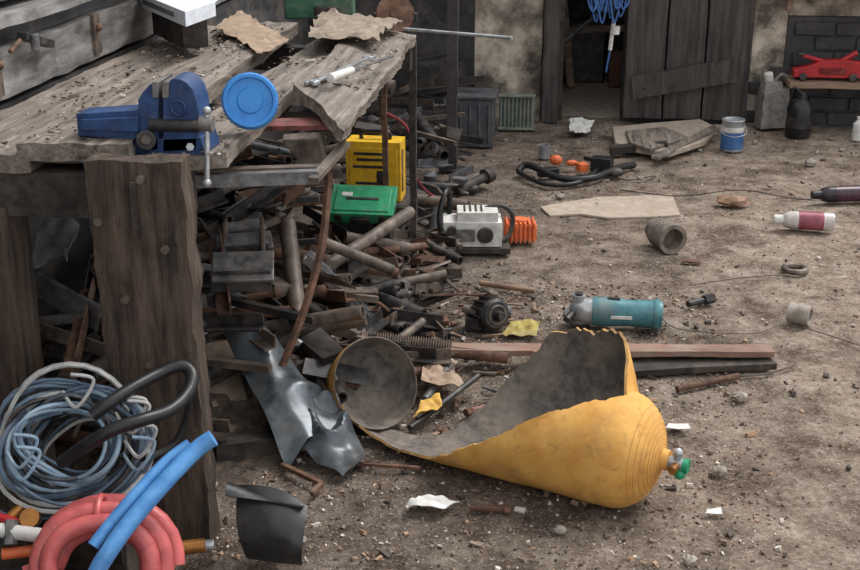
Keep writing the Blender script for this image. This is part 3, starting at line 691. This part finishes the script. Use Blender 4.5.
b.cyl(F(150,552,.05),F(205,545,.05),.016,brass); b.cyl(F(165,551,.05),F(178,549,.05),.022,brass,n=6); b.cyl(F(205,545,.05),F(214,544,.05),.012,steelL); b.done(bevel=.001)
b=B('gas_regulator')
b.cyl(F(0,530,.20),F(44,536,.20),.015,white); b.cyl(F(2,554,.16),F(40,550,.16),.012,orangeP); b.cyl(F(8,520,.21),F(24,505,.23),.012,brass); b.cyl(F(10,545,.18),F(12,520,.22),.015,steel,n=6)
b.lathe(F(30,518,.22),(0.2,-.8,.5),[(-.012,0),(-.012,.020),(.01,.020),(.01,0)],brass,24); b.cyl(F(-5,516,.22),F(20,524,.21),.010,redP)
p=F(15,560,.1); b.box((p.x,p.y,.08),(.08,.06,.16),darkM)
b.done(bevel=.001)
b=B('bent_rubber_flap'); g=[]
for i in range(15):
    s=i/14; row=[]
    for j in range(11):
        t=j/10
        top=F(232,500,.16)*(1-s)+F(306,520,.13)*s
        p=V(top); prof_y=-.02*sin(pi*t*1.1)
        p=p+hf*(.06*(1-t)**2+prof_y*1.2)+V((0,0,.02*sin(pi*s)*(1-t)-(top.z-.006)*t))+rt*(.02*t*(1-s*1.6))
        p+=noise.noise_vector(p*9)*.008; p.z=max(p.z,.005); row.append(p)
    g.append(row)
b.sheet(g,M('dark_grey_rubber',(56,56,56),(34,34,34),rough=.35,dust=.15),None,.004)
g2=[[F(225,496,.165)+rt*(.17*s)+hf*(.05*t)+V((0,0,-.03*s+.015*sin(pi*t)-.07*t*s)) for t in [k/6 for k in range(7)]] for s in [k/10 for k in range(11)]]
b.sheet(g2,blackM,None,.004); b.done()
# ================================================================ RIGHT / BACK SMALL OBJECTS
canM=M('pale_rusty_can',(140,130,120),(88,78,70),rough=.6,dust=.35)
b=B('rusty_canister'); a0=F(657,230,.058);a1=F(682,245,.055); d=(a1-a0).normalized(); Ln=.13
b.lathe(a0,d,[(-.04,0),(-.04,.02),(-.02,.045),(.01,.055),(Ln-.03,.056),(Ln-.02,.061),(Ln,.061),(Ln,.044),(Ln-.06,.040),(Ln-.06,0)],canM,28)
b.torus(a0+d*.03,d,.056,.004,canM); b.beam(a1+V((0,-.04,-.05)),a1+V((.07,-.05,-.05)),.03,.006,rust); b.done()
def bottle(name,p0,p1,r,mb,mc,label=None):
    b=B(name); d=V(p1)-V(p0); Ln=d.length; x_=d.normalized()
    b.lathe(p0,x_,[(0,0),(0,r*.9),(.008,r),(Ln*.72,r),(Ln*.82,r*.8),(Ln*.86,r*.45)],mb,26)
    b.lathe(p0,x_,[(Ln*.84,r*.5),(Ln*.84,r*.55),(Ln,r*.5),(Ln,0)],mc,20)
    if label: b.lathe(p0,x_,[(Ln*.18,r),(Ln*.18,r*1.02),(Ln*.6,r*1.02),(Ln*.6,r)],label,26)
    return b.done()
bottle('spray_can',F(868,193,.04),F(812,195,.04),.036,purple,blackM,M('plum_label',(84,50,62),(44,34,44),rough=.3,dust=.1))
bottle('plastic_bottle',F(834,222,.04),F(774,219,.04),.038,M('clear_pet',(206,200,196),(168,158,154),rough=.15,dust=.15),white,pinkB)
b=B('paint_can'); p=F(731,150,0)
b.lathe(p,Z,[(0,0),(0,.058),(.006,.060),(.012,.058),(.05,.058)],steelL,30); b.lathe(p,Z,[(.012,.0585),(.012,.0595),(.10,.0595),(.10,.0585)],blueLab,30)
b.lathe(p,Z,[(.10,.058),(.158,.058),(.163,.061),(.168,.058),(.166,.052),(.158,.05),(.158,0)],steelL,30)
b.lathe(p,Z,[(.105,.0590),(.105,.0596),(.13,.0596),(.13,.0590)],white,30)
b.tube(cr([p+rt*.06+V((0,0,.14)),p+rt*.062-hf*.04+V((0,0,.10)),p-hf*.07+V((0,0,.085)),p-rt*.062-hf*.04+V((0,0,.10)),p-rt*.06+V((0,0,.14))]),.002,steelL,6); b.done()
b=B('black_bottle'); p=F(797,137,0); b.lathe(p,Z,[(0,0),(0,.062),(.01,.068),(.16,.066),(.20,.05),(.215,.03),(.25,.028),(.25,0)],blackM,26); b.lathe(p,Z,[(.06,.068),(.06,.0695),(.12,.0695),(.12,.067)],darkM,26); b.tube(cr([p+V((0,-.03,.24)),p+V((-.05,-.04,.28)),p+V((-.06,-.02,.2)),p+V((-.066,-.0,.15))]),.007,blackM,8); b.done()
b=B('fuel_jug'); p=F(768,126,0); p.y=YB-.13; b.box(p+V((0,0,.12)),(.17,.11,.22),greyJ,rz=.2,jit=.015); b.box(p+V((-.02,0,.25)),(.10,.08,.06),greyJ,rz=.2,jit=.01); b.cyl(p+V((-.03,0,.27)),p+V((-.04,-.01,.32)),.025,white)
b.tube(cr([p+V((.0,0,.27)),p+V((.04,0,.31)),p+V((.08,0,.27)),p+V((.07,0,.2))]),.012,greyJ,8); b.done(bevel=.02)
b=B('wall_shelf'); xs=wx(783); zs=PY(820,82,YB-.15).z
b.rbeam((xs,YB-.14,zs),(3.0,YB-.14,zs),.26,.03,woodX,seg=.05,amp=.003); b.beam((xs+.12,YB-.04,0),(xs+.12,YB-.04,zs),.05,.05,darkW); b.beam((2.6,YB-.04,0),(2.6,YB-.04,zs),.05,.05,darkW)
z2=PY(820,-6,YB-.1).z; b.rbeam((wx(776),YB-.12,z2+.02),(3.0,YB-.12,z2+.02),.2,.03,M('pale_shelf',(216,196,160),(180,160,126),dust=.2),seg=.06,amp=.002)
b.beam((wx(776)+.04,YB-.03,z2-.1),(wx(776)+.04,YB-.03,z2),.03,.03,woodX); b.done()
b=B('trolley_jack'); zt=zs+.016; c=PY(828,66,YB-.16); c.z=zt+.045
b.prism([V((c.x-.19,c.y-.04,zt+.015)),V((c.x+.2,c.y-.04,zt+.015)),V((c.x+.2,c.y-.04,zt+.10)),V((c.x+.08,c.y-.04,zt+.115)),V((c.x-.04,c.y-.04,zt+.11)),V((c.x-.12,c.y-.04,zt+.075)),V((c.x-.19,c.y-.04,zt+.06))],(0,.08,0),redP)
b.box((c.x+.02,c.y-.045,zt+.055),(.14,.01,.035),M('dark_red',(120,24,28)))
b.beam((c.x-.02,c.y,zt+.10),(c.x-.15,c.y,zt+.135),.035,.02,redP); b.cyl((c.x-.155,c.y,zt+.135),(c.x-.155,c.y,zt+.15),.03,darkM)
b.cyl((c.x+.06,c.y,zt+.10),(c.x+.15,c.y,zt+.155),.014,redP)
for x_ in (-.14,.13):
    for s in (-.055,.055): b.cyl((c.x+x_,c.y+s-.01,zt+.022),(c.x+x_,c.y+s+.01,zt+.022),.022,darkM)
b.done(bevel=.006)
b=B('white_bottle'); p=F(857,140,0); b.lathe(p,Z,[(0,0),(0,.03),(.09,.03),(.11,.014),(.13,.014),(.13,0)],white,20); b.done()
gs=[(612,132),(650,128),(700,124),(716,132),(705,146),(668,158),(640,154),(615,148)]
b=B('broken_plank'); b.prism([F(u,v,.02) for u,v in gs],(0,0,.03),slabM); b.prism([F(u,v,.05) for u,v in [(625,134),(664,130),(688,140),(650,152),(630,146)]],(0,0,.02),woodY); b.beam(F(655,158,.04),F(718,126,.07),.05,.02,woodY); b.done(bevel=.005)
b=B('wooden_stump'); b.rbeam(F(610,150,.03),F(668,146,.05),.06,.04,darkW,amp=.01); b.done()
b=B('concrete_slab'); b.prism([F(u,v,-.009) for u,v in [(540,209),(566,204),(600,199),(640,198),(672,196),(676,206),(680,217),(650,219),(610,220),(580,216),(550,218)]],(0,0,.012),slabM); b.done(bevel=.003)
b=B('tool_harness')
b.tube(cr([F(518,172,.02),F(528,165,.05),F(560,178,.03),F(592,178,.03),F(618,168,.03),F(634,165,.02)],8),.018,blackM,8)
b.tube(cr([F(518,172,.02),F(545,184,.015),F(580,182,.02),F(600,165,.03),F(585,158,.03)],8),.012,blackM,8)
b.ball(F(556,160,.05),.032,orangeP,(1,.8,.8)); b.ball(F(572,163,.04),.022,orangeP,(1.4,.8,.7)); b.box(F(582,167,.04),(.05,.05,.04),orangeP,rz=.5); b.box(F(602,164,.05),(.1,.07,.07),blackM,rz=-.3); b.ball(F(615,172,.03),.035,darkM,(1.3,1,.7))
b.box(F(548,172,.03),(.1,.05,.04),blackM,rz=.4); b.done(bevel=.005)
b=B('tin_cup'); b.lathe(F(544,158,0),Z,[(0,0),(0,.028),(.07,.034),(.07,.030),(.01,.025),(.01,0)],steelL,24); b.done()
def rock(name,u,v,r,m,sc=(1,.8,.6)):
    b=B(name); p=F(u,v,r*sc[2]*.8); b.ball(p,r,m,sc,14,.6,10); return b.done()
rock('rock',733,201,.05,M('brown_rock',(156,124,100),(118,90,72),dust=.3),(1.3,.8,.5))
rock('rock',810,163,.03,stone); rock('rock',740,397,.022,stone); rock('rock',560,196,.02,stone)
for u,v in ((505,140),(640,178),(770,186),(700,150),(590,240),(720,470),(560,530),(690,560),(300,540),(480,215),(755,142),(842,150)): rock('rock',u,v,R.uniform(.012,.02),stone)
rag('paper_scrap',[F(567,134,.02),F(590,133,.02),F(594,122,.03),F(572,120,.03)],paper,.03)
rag('paper_scrap',[F(406,506,.01),F(440,510,.01),F(461,503,.01),F(420,496,.01)],paper,.022)
rag('paper_scrap',[F(704,513,.006),F(722,514,.006),F(720,508,.006),F(706,509,.006)],paper,.008)
rag('cardboard_scrap',[F(665,428,.006),F(690,430,.006),F(688,425,.006),F(668,424,.006)],paper,.006)
rag('plastic_scrap',[F(412,420,.04),F(436,410,.04),F(434,398,.04),F(416,404,.04)],M('dirty_yellow',(214,172,80),(170,130,66),dust=.2),.03)
rag('cardboard_scrap',[F(420,385,.06),F(462,388,.04),F(458,362,.04),F(424,362,.06)],card,.03)
b=B('wood_stick'); b.cyl(F(480,283,.012),F(535,291,.012),.011,M('tan_stick',(148,118,96)),.009,10); b.done()
b=B('threaded_rod'); b.cyl(F(677,389,.012),F(738,376,.012),.010,rust,n=10); b.tube(cr([F(738,376,.01),F(765,374,.006),F(796,365,.006)]),.003,rustG,6); b.done()
b=B('threaded_rod'); b.cyl(F(410,428,.02),F(478,376,.05),.009,darkM,n=10); b.done()
b=B('threaded_rod'); b.cyl(F(425,400,.03),F(445,372,.04),.012,steel,n=10); b.cyl(F(440,378,.04),F(450,366,.045),.02,darkM,n=10); b.done()
b=B('bolt'); b.cyl(F(688,304,.015),F(706,300,.015),.012,darkM,n=10); b.cyl(F(704,300,.018),F(713,298,.018),.018,darkM,n=6); b.done()
b=B('pipe_stub'); p=F(800,314,.035); b.pipe(p-rt*.03+hf*.02,p+rt*.03-hf*.02,.034,.024,stone); b.done()
b=B('rubber_ring'); b.torus(F(795,269,.012),Z,.04,.012,rustG,28); b.done()
b=B('bolt'); b.cyl(F(470,508,.01),F(506,509,.01),.008,rust,n=8); b.cyl(F(504,509,.012),F(510,509,.012),.012,rust,n=6); b.done()
b=B('bolt'); b.cyl(F(468,412,.01),F(492,406,.01),.010,M('pinkish_rubber',(150,104,92)),n=8); b.cyl(F(466,413,.012),F(471,411,.012),.013,rust,n=6); b.done()
b=B('loose_wire')
b.tube(cr([F(620,190,.004),F(680,196,.006),F(740,190,.02),F(790,198,.004),F(812,200,.004)],6),.003,darkM,5)
b.tube(cr([F(600,170,.01),F(625,180,.006),F(655,176,.006),F(645,182,.006)],6),.003,darkM,5); b.done()
b=B('loose_wire'); b.tube(cr([F(690,285,.004),F(740,278,.01),F(785,275,.004),F(790,282,.004)],6),.0025,rustG,5); b.done()
b=B('blue_rope')
rbM=M('rope_blue',(70,110,170),dust=.2)
for k in range(11):
    u=590+k*3; x_=cr([PY(598,-30,YB-.1+R.uniform(-.03,.03)),PY(u-2,-5,YB-.1),PY(u+3,16+R.uniform(-10,10),YB-.1+R.uniform(-.03,.03)),PY(u+8,-4,YB-.1),PY(602,-30,YB-.1)],6); b.tube(x_,.0055,rbM,6)
b.tube([PY(600,-30,YB-.1),(wx(600),YB-.1,2.05)],.006,blackM,6)
b.done()
b=B('hose_nozzle'); b.cyl(PY(614,20,YB-.1),PY(610,50,YB-.1),.012,white); b.cyl(PY(615,34,YB-.1),PY(616,26,YB-.1),.025,white); b.tube([PY(610,50,YB-.1),PY(606,72,YB-.1)],.006,blueLab,6); b.tube([PY(614,20,YB-.1),PY(612,-30,YB-.1),(wx(611),YB-.1,2.05)],.006,blackM,6); b.done()
# ================================================================ CHIPS
chA=M('chip_brown',(136,117,101),(100,84,72),dust=.1); chB=M('chip_pale',(210,201,190),(170,160,148),dust=.1); chC=M('chip_dark',(80,70,64),(54,47,43),dust=.1); chD=M('chip_wood',(176,146,118),(140,110,88),dust=.1)
b=B('floor_rubble_chips')
for i in range(9500):
    if i%5<2: x=R.uniform(-.75,.6);y=R.uniform(2.1,4.2)
    else: x=R.uniform(-1.3,2.1);y=R.uniform(1.9,7.0)
    s=R.uniform(.0020,.0048)*(1+2.2*R.random()**9); m=R.choice([chA,chA,chA,chB,chC,chC,chD])
    dx=s*R.choice([1,1,1.3,2.6])
    b.box((x,y,fl(x,y)+s*.4),(dx,s,s*.8),m,R.uniform(0,6.28),R.uniform(-.5,.5),R.uniform(-.4,.4),jit=s*.25)
b.done()
b=B('bench_debris')
for i in range(1800):
    x=R.uniform(-1.34,-.5);y=R.uniform(2.46,4.3)
    if noise.noise(V((x*5,y*5,1)))<-.05 and R.random()<.8: continue
    if -.93<x<-.86 or -.71<x<-.66: continue
    if x>-.68 and y<3.2: continue
    z=.884 if x<-1.13 else (.909 if x<-.9 else (.879 if x<-.7 else .915-.04*(x+.68)/.19))
    s=R.uniform(.0018,.0045)*(1+2.0*R.random()**8); m=R.choice([chA,chC,chA,chC,chA,chB])
    b.box((x,y,z+s*.3),(s*R.choice([1,1.5,3]),s,s*.7),m,R.uniform(0,6.28),jit=s*.25)
b.done()
# ================================================================ LIGHT & CAMERA
w=bpy.data.worlds.new('overcast'); bpy.context.scene.world=w; w.use_nodes=True
bg=w.node_tree.nodes['Background']; bg.inputs[0].default_value=(.95,.97,1,1); bg.inputs[1].default_value=1.25
sd=bpy.data.lights.new('skylight_sun','SUN'); sd.energy=3.2; sd.angle=radians(30); sd.color=(1,.975,.95)
so=bpy.data.objects.new('skylight_sun',sd); bpy.context.collection.objects.link(so); so.location=(3,5,5)
so.rotation_euler=(V((1.5,1.3,0))+V((0,0,2.9))).to_track_quat('Z','Y').to_euler()
cd=bpy.data.cameras.new('camera'); cd.sensor_width=36; cd.lens=36*FPX/860; co=bpy.data.objects.new('camera',cd); bpy.context.collection.objects.link(co)
co.location=CAM; co.rotation_euler=(pi/2-PITCH,0,YAW); bpy.context.scene.camera=co
bpy.context.scene.view_settings.view_transform='Standard'
